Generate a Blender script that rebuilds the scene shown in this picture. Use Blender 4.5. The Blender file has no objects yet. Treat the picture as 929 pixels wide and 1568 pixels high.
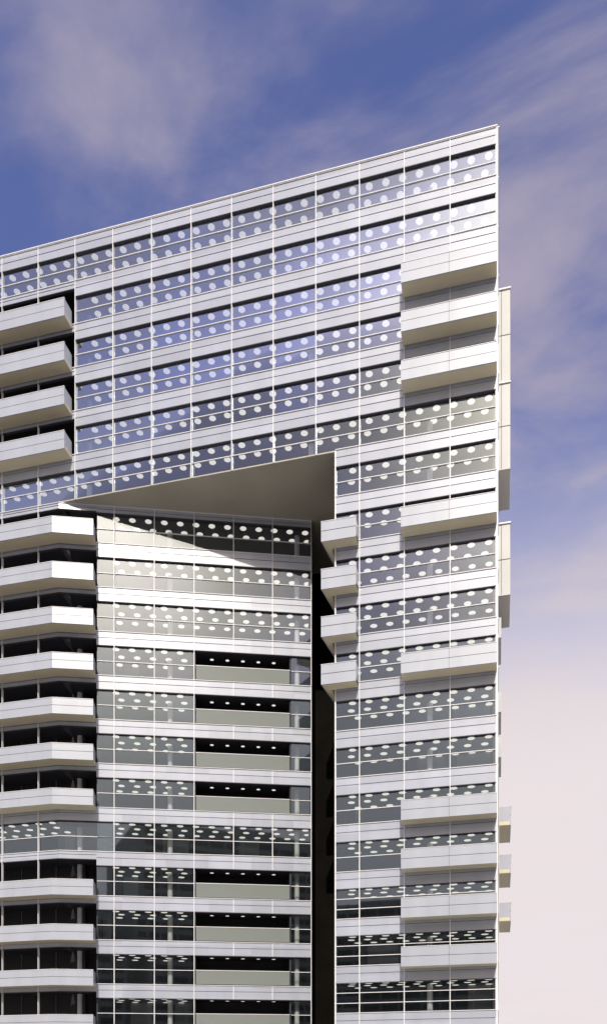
import bpy, bmesh, math, random
from mathutils import Vector
random.seed(7)
scene=bpy.context.scene
scene.view_settings.view_transform='Standard'
scene.view_settings.look='None'
scene.view_settings.exposure=0

# ------------------------------------------------------------ materials
def newmat(name):
    m=bpy.data.materials.new(name); m.use_nodes=True
    nt=m.node_tree; nt.nodes.clear()
    return m,nt,nt.nodes,nt.links
def principled(name,col,rough=.5,var=.06,scale=.6,metal=0,spec=.5,streak=False,cell=False):
    m,nt,N,L=newmat(name)
    o=N.new('ShaderNodeOutputMaterial'); p=N.new('ShaderNodeBsdfPrincipled')
    tc=N.new('ShaderNodeTexCoord'); mp=N.new('ShaderNodeMapping')
    if streak: mp.inputs['Scale'].default_value=(1.6,1.6,.25)
    nz=N.new('ShaderNodeTexNoise'); nz.inputs['Scale'].default_value=scale; nz.inputs['Detail'].default_value=6
    cr=N.new('ShaderNodeValToRGB')
    cr.color_ramp.elements[0].position=.3; cr.color_ramp.elements[1].position=.7
    cr.color_ramp.elements[0].color=tuple(c*(1-var) for c in col)+(1,)
    cr.color_ramp.elements[1].color=tuple(min(1,c*(1+var)) for c in col)+(1,)
    L.new(tc.outputs['Object'],mp.inputs[0]); L.new(mp.outputs[0],nz.inputs['Vector'])
    L.new(nz.outputs[0],cr.inputs[0])
    if cell:
        # every cladding sheet (one bay wide, half a band high) differs a little
        sn=N.new('ShaderNodeVectorMath'); sn.operation='SNAP'; sn.inputs[1].default_value=(3.377,50,.72)
        wn=N.new('ShaderNodeTexWhiteNoise'); wn.noise_dimensions='3D'
        L.new(tc.outputs['Object'],sn.inputs[0]); L.new(sn.outputs[0],wn.inputs[0])
        mr=N.new('ShaderNodeMapRange'); mr.inputs[3].default_value=.88; mr.inputs[4].default_value=1.06
        L.new(wn.outputs['Value'],mr.inputs[0])
        vm=N.new('ShaderNodeVectorMath'); vm.operation='SCALE'
        L.new(cr.outputs[0],vm.inputs[0]); L.new(mr.outputs[0],vm.inputs['Scale']); L.new(vm.outputs[0],p.inputs['Base Color'])
    else: L.new(cr.outputs[0],p.inputs['Base Color'])
    p.inputs['Roughness'].default_value=rough; p.inputs['Metallic'].default_value=metal
    p.inputs['Specular IOR Level'].default_value=spec
    L.new(p.outputs[0],o.inputs[0])
    return m
M={}
M['panel']=principled('white_metal_panel',(.46,.49,.56),.30,.06,.5,spec=.8,streak=True,cell=True)
M['frame']=principled('white_frame',(.80,.80,.80),.4,.03)
M['balcony']=principled('balcony_panel',(.45,.48,.53),.32,.06,.5,spec=.7,streak=True)
M['cream']=principled('cream_soffit',(.70,.64,.46),.5,.05,.4)
M['bay']=principled('bay_cladding',(.58,.57,.54),.45,.05,.4)
M['soffit']=principled('overhang_metal',(.44,.42,.34),.36,.10,.25,spec=.7)
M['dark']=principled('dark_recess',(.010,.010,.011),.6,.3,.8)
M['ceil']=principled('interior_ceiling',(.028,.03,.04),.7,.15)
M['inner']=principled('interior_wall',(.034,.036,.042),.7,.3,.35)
M['screen']=principled('interior_partition',(.15,.15,.15),.7,.2,.35)
M['column']=principled('interior_column',(.75,.75,.75),.5,.03)
M['slotshade']=principled('slot_shade_wall',(.006,.005,.004),.7,.3,.7,spec=.05)  # near-black base colour puts the slot's shade into its walls; no louvres built
M['concrete']=principled('concrete',(.38,.38,.38),.8,.1)
M['seam']=principled('seam',(.06,.06,.07),.6,.05)

m,nt,N,L=newmat('ceiling_light'); o=N.new('ShaderNodeOutputMaterial'); e=N.new('ShaderNodeEmission')
e.inputs[0].default_value=(1,.95,.85,1); e.inputs[1].default_value=.92; L.new(e.outputs[0],o.inputs[0]); M['light']=m
m.cycles.emission_sampling='NONE'

def glass(name,tint,refl,gl_col,rough=.02):
    m,nt,N,L=newmat(name); o=N.new('ShaderNodeOutputMaterial')
    t=N.new('ShaderNodeBsdfTransparent'); t.inputs[0].default_value=tint+(1,)
    g=N.new('ShaderNodeBsdfGlossy'); g.inputs[0].default_value=gl_col+(1,); g.inputs['Roughness'].default_value=rough
    g2=N.new('ShaderNodeBsdfGlossy'); g2.inputs[0].default_value=gl_col+(1,); g2.inputs['Roughness'].default_value=.36
    m2=N.new('ShaderNodeMixShader'); m2.inputs[0].default_value=.05
    L.new(g.outputs[0],m2.inputs[1]); L.new(g2.outputs[0],m2.inputs[2])
    lw=N.new('ShaderNodeLayerWeight'); lw.inputs[0].default_value=.3
    mr=N.new('ShaderNodeMapRange'); mr.inputs[3].default_value=refl; mr.inputs[4].default_value=min(1,refl+.35)
    L.new(lw.outputs['Fresnel'],mr.inputs[0])
    mx=N.new('ShaderNodeMixShader'); L.new(mr.outputs[0],mx.inputs[0]); L.new(t.outputs[0],mx.inputs[1]); L.new(m2.outputs[0],mx.inputs[2])
    L.new(mx.outputs[0],o.inputs[0]); return m
M['glass']=glass('window_glass',(.88,.90,.92),.15,(.76,.86,.96))
M['glasslow']=glass('window_glass_reflection_tint',(.84,.88,.86),.17,(.74,.87,.95))  # same glass; green tint stands in for reflected surroundings on low floors
m,nt,N,L=newmat('balustrade_glass'); o=N.new('ShaderNodeOutputMaterial')
t=N.new('ShaderNodeBsdfTransparent'); t.inputs[0].default_value=(.72,.8,.76,1)
p=N.new('ShaderNodeBsdfPrincipled'); p.inputs['Base Color'].default_value=(.38,.41,.38,1); p.inputs['Roughness'].default_value=.12
mx=N.new('ShaderNodeMixShader'); mx.inputs[0].default_value=.6
L.new(t.outputs[0],mx.inputs[1]); L.new(p.outputs[0],mx.inputs[2]); L.new(mx.outputs[0],o.inputs[0]); M['balus']=m

# ------------------------------------------------------------ mesh collector
class Build:
    def __init__(s,name):
        s.root=bpy.data.objects.new(name,None); scene.collection.objects.link(s.root); s.g={}
    def add(s,part,mat,vs,fs):
        k=(part,mat); V,F=s.g.setdefault(k,([],[])); b=len(V); V.extend(vs); F.extend([tuple(b+i for i in f) for f in fs])
    def prism(s,poly,z0,z1,mat,part):
        n=len(poly); vs=[(x,y,z0) for x,y in poly]+[(x,y,z1) for x,y in poly]
        fs=[tuple(range(n))[::-1],tuple(range(n,2*n))]+[(i,(i+1)%n,n+(i+1)%n,n+i) for i in range(n)]
        s.add(part,mat,vs,fs)
    def fbox(s,fr,u0,u1,d0,d1,z0,z1,mat,part):
        s.prism([fr(u0,d0),fr(u1,d0),fr(u1,d1),fr(u0,d1)],z0,z1,mat,part)
    def pane(s,fr,u0,u1,d,z0,z1,mat,part,tilt=.008):
        c=[(u0,z0),(u1,z0),(u1,z1),(u0,z1)]
        tx=random.uniform(-tilt,tilt); tz=random.uniform(-tilt,tilt)
        um=(u0+u1)/2; zm=(z0+z1)/2
        vs=[fr(u,d+(u-um)*tx+(z-zm)*tz)+(z,) for u,z in c]
        s.add(part,mat,vs,[(0,1,2,3)])
    def disc(s,fr,u,d,z,r,mat,part,n=16):
        vs=[fr(u+r*math.cos(6.28319*i/n),d+r*math.sin(6.28319*i/n))+(z,) for i in range(n)]
        s.add(part,mat,vs,[tuple(range(n))])
    def cyl(s,x,y,r,z0,z1,mat,part,n=14):
        s.prism([(x+r*math.cos(6.28319*i/n),y+r*math.sin(6.28319*i/n)) for i in range(n)],z0,z1,mat,part)
    def finish(s):
        for (part,mat),(V,F) in s.g.items():
            me=bpy.data.meshes.new(part+'_'+mat); me.from_pydata(V,[],F); me.update()
            if mat not in('glass','light','glasslow'):
                bm=bmesh.new(); bm.from_mesh(me); bmesh.ops.recalc_face_normals(bm,faces=bm.faces); bm.to_mesh(me); bm.free()
            me.materials.append(M[mat])
            ob=bpy.data.objects.new(part if part not in bpy.data.objects else part+'_'+mat,me)
            scene.collection.objects.link(ob); ob.parent=s.root

def frame(ox,oy,dx,dy,nx,ny):
    return lambda u,d:(ox+dx*u+nx*d, oy+dy*u+ny*d)
A=frame(0,0,-1,0,0,-1)
AX=-35.28
bd=(.9438,.3305); bn=(.3305,-.9438)
B=frame(AX,0,bd[0],bd[1],bn[0],bn[1])
SD=frame(0,0,0,1,1,0)

T=Build('office_tower')
BAY=3.377; ROOF=72.36; CUT=50.85; PIER=11.98; S=3.58; LEFT=60.8
OA=2.28   # clear glass height on facade A
rowsTop=[68.86,65.28,61.70,58.12,54.54,50.96]
rowsPier=[47.38-S*i for i in range(13)]
rowsB=[47.75-3.67*i for i in range(13)]

def band(fr,u0,u1,z0,z1,part='spandrel_bands'):
    h=z1-z0; zm=z0+h*.54
    T.fbox(fr,u0,u1,-.14,.02,z0,zm-.018,'panel',part)
    T.fbox(fr,u0,u1,-.14,.05,zm+.018,z1-.045,'panel',part)
    T.fbox(fr,u0,u1,-.14,.0,zm-.02,zm+.02,'seam','band_seams_and_shade')
    T.fbox(fr,u0,u1,-.14,.12,z1-.045,z1,'frame','band_ledges')
    T.fbox(fr,u0,u1,-.14,.07,z0-.05,z0,'seam','band_seams_and_shade')  # dark strip standing in for the shadow line under the band
def glazing(fr,us,z0,z1,transoms=(.5,)):
    for a,b in zip(us[:-1],us[1:]):
        T.pane(fr,a,b,-.10,z0,z1,'glass' if z0>36 else 'glasslow','window_glass')
        if random.random()<.18:
            w=(b-a)*random.uniform(.3,.8); o=random.uniform(0,(b-a)-w)
            T.fbox(fr,a+o,a+o+w,-3.2,-3.15,z0,z1,'screen','interior_partitions')
    for t in transoms:
        z=z0+(z1-z0)*t
        T.fbox(fr,us[0],us[-1],-.12,-.03,z-.024,z+.024,'frame','window_transoms')
def fin(fr,u,z0,z1,w=.032,d=.085):
    T.fbox(fr,u-w,u+w,-.13,d,z0,z1,'frame','facade_fins')
def lights(fr,u0,u1,z,rows=(-.62,-1.75),sp=1.27,off=.6,r=.28):
    if z<46 and len(rows)==2: rows=(-.5,-1.7,-3.0)
    u=off
    while u<u1-.3:
        if u>u0+.3:
            for i,d in enumerate(rows):
                T.disc(fr,u+(.3 if i==1 else 0),d,z,r,'light','ceiling_lights')
        u+=sp

# ---- facade A upper block
usA=[BAY*i for i in range(19)]
for zf in rowsTop:
    top=zf+OA; zt=ROOF-.02 if zf==68.86 else zf+S
    logg= zf in (65.28,61.70,58.12,54.54)
    if logg:
        band(A,0,BAY*10,top,zt); band(A,BAY*10,LEFT,zf+2.95,zt)
    else: band(A,0,LEFT,top,zt)
    us=[u for u in usA if (u<=BAY*10+.01 or not logg)]
    glazing(A,us,zf,top-.05)
    lights(A,0,LEFT if not logg else BAY*10,top-.012)
    if logg:
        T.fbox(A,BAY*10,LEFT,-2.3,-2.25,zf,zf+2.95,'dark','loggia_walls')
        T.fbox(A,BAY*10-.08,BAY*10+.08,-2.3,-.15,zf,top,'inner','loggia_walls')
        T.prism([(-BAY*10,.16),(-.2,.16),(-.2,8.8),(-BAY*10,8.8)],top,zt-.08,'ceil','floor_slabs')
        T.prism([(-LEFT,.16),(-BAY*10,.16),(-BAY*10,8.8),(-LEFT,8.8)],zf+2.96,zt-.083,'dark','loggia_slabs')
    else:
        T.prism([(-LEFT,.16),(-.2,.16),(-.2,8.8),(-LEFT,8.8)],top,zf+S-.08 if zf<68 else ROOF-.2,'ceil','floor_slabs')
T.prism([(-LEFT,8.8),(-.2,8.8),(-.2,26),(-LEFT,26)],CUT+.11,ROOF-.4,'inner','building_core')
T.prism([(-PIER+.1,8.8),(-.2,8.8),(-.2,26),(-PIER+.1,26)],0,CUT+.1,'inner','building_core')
T.prism([(-LEFT,14.4),(-PIER-.1,14.4),(-PIER-.1,26),(-LEFT,26)],0,CUT-.02,'slotshade','building_core_rear')
for i in range(19):
    fin(A,BAY*i if i else .04,CUT if PIER<BAY*i<-AX else 0,ROOF-.05)
T.fbox(A,-.02,LEFT,-.5,.16,ROOF-.02,ROOF+.05,'frame','roof_coping')
bend=B(21.0,0)
T.prism([(AX,.0),(-PIER+.1,.0),(-PIER+.1,14.4),(bend[0]-2,14.4),B(21.0,-.6),B(.5,-.4)],CUT-.0,CUT+.10,'soffit','overhang_soffit')

# ---- pier
usP=[0,BAY,2*BAY,3*BAY,PIER]
for i,zf in enumerate(rowsPier):
    top=zf+OA
    if zf+S>50: band(A,0,PIER,top,50.95)
    else: band(A,0,PIER,top,zf+S)
    glazing(A,usP,zf,top-.05,(.5,) if i<9 else (.33,.68))
    lights(A,0,PIER,top-.012)
    T.prism([(-PIER+.1,.16),(-.2,.16),(-.2,8.8),(-PIER+.1,8.8)],top,zf+S-.08,'ceil','floor_slabs')
fin(A,PIER,0,CUT,.05,.1)
T.prism([(-PIER,.15),(-PIER+.08,.15),(-PIER+.08,14),(-PIER,14)],0,CUT-.01,'slotshade','pier_return_wall')

# ---- left lower facade and facade B
usB=[0,1.2,4.5,7.8,11.1,14.4,17.7,21.0]
usL=[-AX]+[BAY*i for i in range(11,19)]
for zf in rowsB:
    top=zf+2.5; zt=zf+3.67
    if zt>50.4: zt=CUT-.005
    plain=abs(zf-22.06)<.1
    loggia=(zf<37 and not plain)
    zt2=zt+.002 if zt<50 else zt-.002
    if plain:
        band(A,-AX,LEFT,top,zt); band(B,0,21.0,top+.002,zt2)
        glazing(A,usL,zf,top-.05); glazing(B,[0,4.5],zf,top-.05); lights(A,-AX,LEFT,top-.012)
    else:
        lt=min(zf+3.0,zt-.5)
        band(A,-AX,LEFT,lt,zt); band(B,0,3.05,lt+.002,zt2); band(B,3.05,21.0,top+.002,zt2)
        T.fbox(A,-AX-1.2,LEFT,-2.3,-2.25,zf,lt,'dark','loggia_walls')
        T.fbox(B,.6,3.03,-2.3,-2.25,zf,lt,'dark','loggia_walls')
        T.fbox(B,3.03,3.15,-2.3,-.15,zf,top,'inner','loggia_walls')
        for k in range(8):
            T.fbox(A,-AX+1.5+k*3.3,-AX+1.56+k*3.3,-2.25,-2.2,zf,lt,'screen','loggia_doors')
    if loggia:
        glazing(B,[3.1,4.5,7.8,11.1],zf,top-.05); glazing(B,[19.3,21.0],zf,top-.05)
        T.fbox(B,11.1,11.22,-2.6,-.15,zf,top,'inner','loggia_walls')
        T.fbox(B,19.18,19.3,-2.6,-.15,zf,top,'inner','loggia_walls')
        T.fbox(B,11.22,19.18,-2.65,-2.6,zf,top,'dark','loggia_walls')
        T.fbox(B,11.25,19.15,-.02,.02,zf+.08,zf+1.22,'balus','loggia_balustrade')
        T.fbox(B,11.22,19.18,-.04,.04,zf+1.22,zf+1.27,'frame','balustrade_rail')
        lights(B,3.1,11.1,top-.012,sp=1.33); lights(B,11.3,19.1,top-.012,(-1.3,),1.33,r=.16)
    else:
        us=[3.1]+usB[2:]
        glazing(B,us,zf,top-.05); lights(B,3.1,21,top-.012,sp=1.33)
    cz=top if plain else lt
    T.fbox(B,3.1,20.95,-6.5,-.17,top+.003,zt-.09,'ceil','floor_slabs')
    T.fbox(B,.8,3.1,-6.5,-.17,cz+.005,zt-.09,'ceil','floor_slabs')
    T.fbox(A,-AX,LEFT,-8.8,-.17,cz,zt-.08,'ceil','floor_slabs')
for u in usB[2:]:
    if 12<u<19:
        zs=[r for r in rowsB if r<37 and abs(r-22.06)>.1]
        segs=[]; zc=CUT-.01
        for r in zs:
            segs.append((r+2.5,zc)); zc=r
        if zc>0: segs.append((0,zc))
        for a,b in segs:
            if b-a>.2: fin(B,u,a,b)
    else: fin(B,u,0,CUT-.01)
T.fbox(B,20.95,21.07,-6.5,.0,0,CUT-.01,'slotshade','facade_return')
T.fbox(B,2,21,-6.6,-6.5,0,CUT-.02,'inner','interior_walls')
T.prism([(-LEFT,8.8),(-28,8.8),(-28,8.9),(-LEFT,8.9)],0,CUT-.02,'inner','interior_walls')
T.prism([(-17,13.9),(-8,13.9),(-8,14.1),(-17,14.1)],0,CUT-.01,'slotshade','slot_back_wall')

for X in (-24.3,-14.3,-5.0,-33.5):
    T.cyl(X,1.9,.22,CUT+.1,ROOF-.4,'column','interior_columns')
T.cyl(-5.0,1.9,.22,0,CUT,'column','interior_columns')
for t in (9.0,1.4,19.9):
    x,y=B(t,-1.9 if t<19 else -1.2); T.cyl(x,y,.22,0,CUT-.02,'column','interior_columns')

# ---- balconies
def balc_frame(fr,u0,u1,zf,e=1.35,top=1.0,inner=.02):
    zb=zf-.40
    T.fbox(fr,u0,u1,inner+.13,e-.1,zb,zb+.28,'cream','balcony_soffits')
    for a,b in ((u0,u0+.1),(u1-.1,u1)):
        T.fbox(fr,a,b,inner+.13,e-.1,zb+.285,zf+top-.03,'balcony','balcony_panels')
    T.fbox(fr,u0,u1,e-.1,e,zb-.02,zf+.30,'balcony','balcony_panels')
    T.fbox(fr,u0+.02,u1-.02,e-.09,e-.02,zf+.29,zf+.35,'seam','balcony_seams')
    T.fbox(fr,u0,u1,e-.1,e,zf+.335,zf+top,'balcony','balcony_panels')
    T.fbox(fr,u0,u1,e-.12,e+.03,zf+top+.003,zf+top+.04,'frame','balcony_rails')
fl=[61.70-S*k for k in range(20)]
for k in (0,1,2,5,8,11,12,13,14):
    balc_frame(A,.02,6.85,fl[k])
    T.fbox(A,3.37,3.39,1.25,1.357,fl[k]-.41,fl[k]+1.0,'seam','balcony_joints')
for k in (5,6,7,8):
    zf=fl[k]
    T.prism([(-12.85,-1.15),(-10.2,-1.15),(-10.2,-.17),(-12.2,-.17),(-12.2,3.2)],zf-.45,zf-.17,'cream','balcony_soffits')
    T.prism([(-12.85,-1.2),(-10.2,-1.2),(-10.2,-1.1),(-12.75,-1.1)],zf-.47,zf+1.0,'balcony','balcony_panels')
    T.prism([(-12.86,-1.19),(-12.76,-1.095),(-12.15,3.2),(-12.25,3.2)],zf-.46,zf+1.0,'balcony','balcony_panels')
    T.prism([(-10.3,-1.095),(-10.2,-1.095),(-10.2,-.17),(-10.3,-.17)],zf-.44,zf+.98,'balcony','balcony_panels')
    T.prism([(-12.83,-1.215),(-10.22,-1.215),(-10.22,-1.2),(-12.83,-1.2)],zf+.3,zf+.33,'seam','balcony_seams')
    T.prism([(-12.88,-1.23),(-10.17,-1.23),(-10.17,-1.08),(-12.88,-1.08)],zf+1.003,zf+1.04,'frame','balcony_rails')
for zf in (65.28,61.70,58.12,54.54):
    balc_frame(A,BAY*10+.25,LEFT,zf)
    T.fbox(A,BAY*12,BAY*12+.02,1.25,1.357,zf-.41,zf+1.0,'seam','balcony_joints')
def offs(e,t=3.0):
    return [(-LEFT,-e),(AX+.17*e,-e),B(t,e)]
for zf in rowsB:
    if abs(zf-22.06)<.1: continue
    zb=zf-.34
    def ring(e0,e1,z0,z1,mat,part): T.prism(offs(e1)+offs(e0)[::-1],z0,z1,mat,part)
    ring(.17,1.4,zb,zb+.28,'cream','balcony_soffits')
    ring(1.4,1.5,zb-.02,zf+.30,'balcony','balcony_panels')
    ring(1.41,1.48,zf+.29,zf+.35,'seam','balcony_seams')
    ring(1.4,1.5,zf+.335,zf+.90,'balcony','balcony_panels')
    ring(1.38,1.53,zf+.903,zf+.94,'frame','balcony_rails')
    T.fbox(B,2.9,2.997,.17,1.4,zb+.285,zf+.88,'balcony','balcony_panels')

# ---- right side facade
T.fbox(SD,0.16,26,-.3,-.16,0,ROOF-.05,'inner','side_wall')
for zf in rowsTop+rowsPier:
    band(SD,.1,26,zf+OA,min(zf+S,ROOF-.02))
    T.pane(SD,.1,26,-.1,zf,zf+OA,'glass','window_glass',0)
T.fbox(SD,-.04,.1,-.12,.07,0,ROOF-.03,'frame','corner_trim')
T.fbox(SD,-.02,26,-.5,.16,ROOF-.02,ROOF+.048,'frame','roof_coping')
for z0,z1 in ((55.1,61.9),(48.5,54.9),(39.1,44.4)):
    T.fbox(SD,1.6,6,.07,.95,z0,z1,'bay','side_bays')
    T.fbox(SD,1.5,6.1,.07,1.0,z1,z1+.1,'frame','side_bay_caps')
    T.fbox(SD,1.57,1.6,.3,.33,z0+.1,z1,'seam','side_bay_joints')
    T.fbox(SD,1.58,1.6,.07,.95,(z0+z1)/2,(z0+z1)/2+.04,'seam','side_bay_joints')
for k in (11,12,13):
    balc_frame(SD,1.6,6,fl[k],e=1.0)
for zf in (36.6,31.0,27.6):
    T.fbox(SD,2,6,.07,.3,zf-.4,zf+1.1,'bay','side_bays')
T.prism([(-LEFT,.5),(-.5,.5),(-.5,26),(-LEFT,26)],ROOF-.39,ROOF-.3,'concrete','roof_deck')
T.finish()

# ------------------------------------------------------------ ground, plaza, road
def sheet(name,x0,x1,y0,y1,z,mat):
    me=bpy.data.meshes.new(name); me.from_pydata([(x0,y0,z),(x1,y0,z),(x1,y1,z),(x0,y1,z)],[],[(0,1,2,3)])
    me.materials.append(mat); ob=bpy.data.objects.new(name,me); scene.collection.objects.link(ob); return ob
gm=principled('pale_paving',(.42,.39,.34),.8,.12,.2)
rm=principled('asphalt',(.05,.05,.052),.85,.2,.8)
sheet('ground',-3000,3000,-3000,3000,0,gm)
sheet('road',-3000,3000,-78,-64,.004,rm)
M['line']=principled('road_paint',(.75,.75,.72),.6)
R=Build('road_marking')
for i in range(-40,40): R.fbox(frame(0,0,1,0,0,-1),i*6,i*6+3,70.9,71.05,.008,.012,'line','lane_dashes')
R.finish()
K=Build('kerb')
K.prism([(-300,-64),(300,-64),(300,-63.8),(-300,-63.8)],0,.13,'concrete','kerb_near')
K.prism([(-300,-78.2),(300,-78.2),(300,-78),(-300,-78)],0,.13,'concrete','kerb_far')
K.finish()
D=Build('distant_tower')
dx,dy=115.2,172
D.prism([(dx,dy),(dx+24,dy-6),(dx+30,dy+18),(dx+6,dy+24)],0,33,'concrete','walls')
for i in range(9):
    D.prism([(dx-.15,dy-.15),(dx+24.2,dy-6.2),(dx+24.2,dy-6),(dx,dy)],1.2+i*3.2,2.9+i*3.2,'dark','window_bands')
D.finish()
# city blocks across the street, behind the viewer (seen as reflections in the lower glazing)
M['stone']=principled('grey_stone',(.24,.25,.24),.8,.1)
def block(x0,x1,y0,y1,h):
    Q=Build('office_block')
    Q.prism([(x0,y0),(x1,y0),(x1,y1),(x0,y1)],0,h,'stone','walls')
    z=4
    while z<h-3:
        Q.prism([(x0+1,y1),(x1-1,y1),(x1-1,y1+.08),(x0+1,y1+.08)],z,z+2,'dark','window_bands'); z+=3.8
    x=x0+4
    while x<x1-2:
        Q.prism([(x,y1+.01),(x+.6,y1+.01),(x+.6,y1+.4),(x,y1+.4)],0,h,'stone','piers'); x+=6
    Q.finish()
block(-150,-62,-245,-200,74)
block(-55,15,-250,-205,66)
block(22,130,-245,-202,94)
block(140,230,-240,-190,102)

# ------------------------------------------------------------ sun + sky
to_sun=Vector((.18,-1,.79)).normalized()
sl=bpy.data.lights.new('sun','SUN'); sl.energy=2.9; sl.angle=math.radians(.5); sl.color=(1,.95,.86)
so=bpy.data.objects.new('sun',sl); scene.collection.objects.link(so)
so.rotation_euler=to_sun.to_track_quat('Z','Y').to_euler(); so.location=(20,-100,90)

w=bpy.data.worlds.new('World'); scene.world=w; w.use_nodes=True
N=w.node_tree.nodes; L=w.node_tree.links; N.clear()
out=N.new('ShaderNodeOutputWorld'); bg=N.new('ShaderNodeBackground'); bg.inputs[1].default_value=.1
sky=N.new('ShaderNodeTexSky'); sky.sky_type='NISHITA'; sky.sun_disc=False
sky.sun_elevation=math.asin(to_sun.z); sky.sun_rotation=math.atan2(to_sun.x,to_sun.y)
sky.dust_density=1.0; sky.ozone_density=2.5
tc=N.new('ShaderNodeTexCoord'); sep=N.new('ShaderNodeSeparateXYZ'); L.new(tc.outputs['Generated'],sep.inputs[0])
def math_(op,a,b=None,clamp=False):
    n=N.new('ShaderNodeMath'); n.operation=op; n.use_clamp=clamp
    for i,v in enumerate((a,b)):
        if v is None: continue
        if isinstance(v,(int,float)): n.inputs[i].default_value=v
        else: L.new(v,n.inputs[i])
    return n.outputs[0]
def mix(f,a,b,mode='MIX'):
    n=N.new('ShaderNodeMix'); n.data_type='RGBA'; n.blend_type=mode
    if isinstance(f,(int,float)): n.inputs[0].default_value=f
    else: L.new(f,n.inputs[0])
    for i,v in ((6,a),(7,b)):
        if isinstance(v,tuple): n.inputs[i].default_value=v
        else: L.new(v,n.inputs[i])
    return n.outputs[2]
zz=math_('MAXIMUM',sep.outputs[2],0.0)
den=math_('ADD',zz,.25)
comb=N.new('ShaderNodeCombineXYZ')
L.new(math_('DIVIDE',sep.outputs[0],den),comb.inputs[0]); L.new(math_('DIVIDE',sep.outputs[1],den),comb.inputs[1])
mp=N.new('ShaderNodeMapping'); mp.inputs['Rotation'].default_value=(0,0,-.15); mp.inputs['Scale'].default_value=(2.4,4.6,1); mp.inputs['Location'].default_value=(3.2,7.45,0)
L.new(comb.outputs[0],mp.inputs[0])
nz=N.new('ShaderNodeTexNoise'); nz.inputs['Scale'].default_value=1.35; nz.inputs['Detail'].default_value=9; nz.inputs['Roughness'].default_value=.55; nz.inputs['Distortion'].default_value=.35
L.new(mp.outputs[0],nz.inputs['Vector'])
cm=N.new('ShaderNodeMapRange'); cm.inputs[1].default_value=.36; cm.inputs[2].default_value=.70; cm.inputs[3].default_value=0; cm.inputs[4].default_value=.9; cm.interpolation_type='SMOOTHSTEP'
L.new(nz.outputs[0],cm.inputs[0])
hz=N.new('ShaderNodeMapRange'); hz.inputs[1].default_value=.68; hz.inputs[2].default_value=.34; hz.inputs[3].default_value=0; hz.inputs[4].default_value=.95; hz.interpolation_type='SMOOTHSTEP'
L.new(sep.outputs[2],hz.inputs[0])
tint=mix(1.0,sky.outputs[0],(1.45,1.22,1.68,1),'MULTIPLY')
c1=mix(cm.outputs[0],tint,(4.3,3.85,4.9,1))
c2=mix(hz.outputs[0],c1,(8.6,7.75,7.75,1))
# bright warm aureole around the sun
dt=N.new('ShaderNodeVectorMath'); dt.operation='DOT_PRODUCT'; L.new(tc.outputs['Generated'],dt.inputs[0]); dt.inputs[1].default_value=tuple(to_sun)
au=math_('POWER',math_('MAXIMUM',dt.outputs['Value'],0.0),75.0)
ac=N.new('ShaderNodeVectorMath'); ac.operation='SCALE'; ac.inputs[0].default_value=(66,55,34); L.new(au,ac.inputs['Scale'])
c3=mix(1.0,c2,ac.outputs[0],'ADD')
L.new(c3,bg.inputs[0]); L.new(bg.outputs[0],out.inputs[0])

# ------------------------------------------------------------ camera
cd=bpy.data.cameras.new('camera'); cam=bpy.data.objects.new('camera',cd); scene.collection.objects.link(cam)
cam.location=(0,-61.39,1.6); cam.rotation_euler=(math.radians(90),0,math.radians(13.28))
cd.sensor_fit='HORIZONTAL'; cd.sensor_width=36; cd.lens=48.65; cd.shift_y=.9655; cd.clip_end=8000
scene.camera=cam
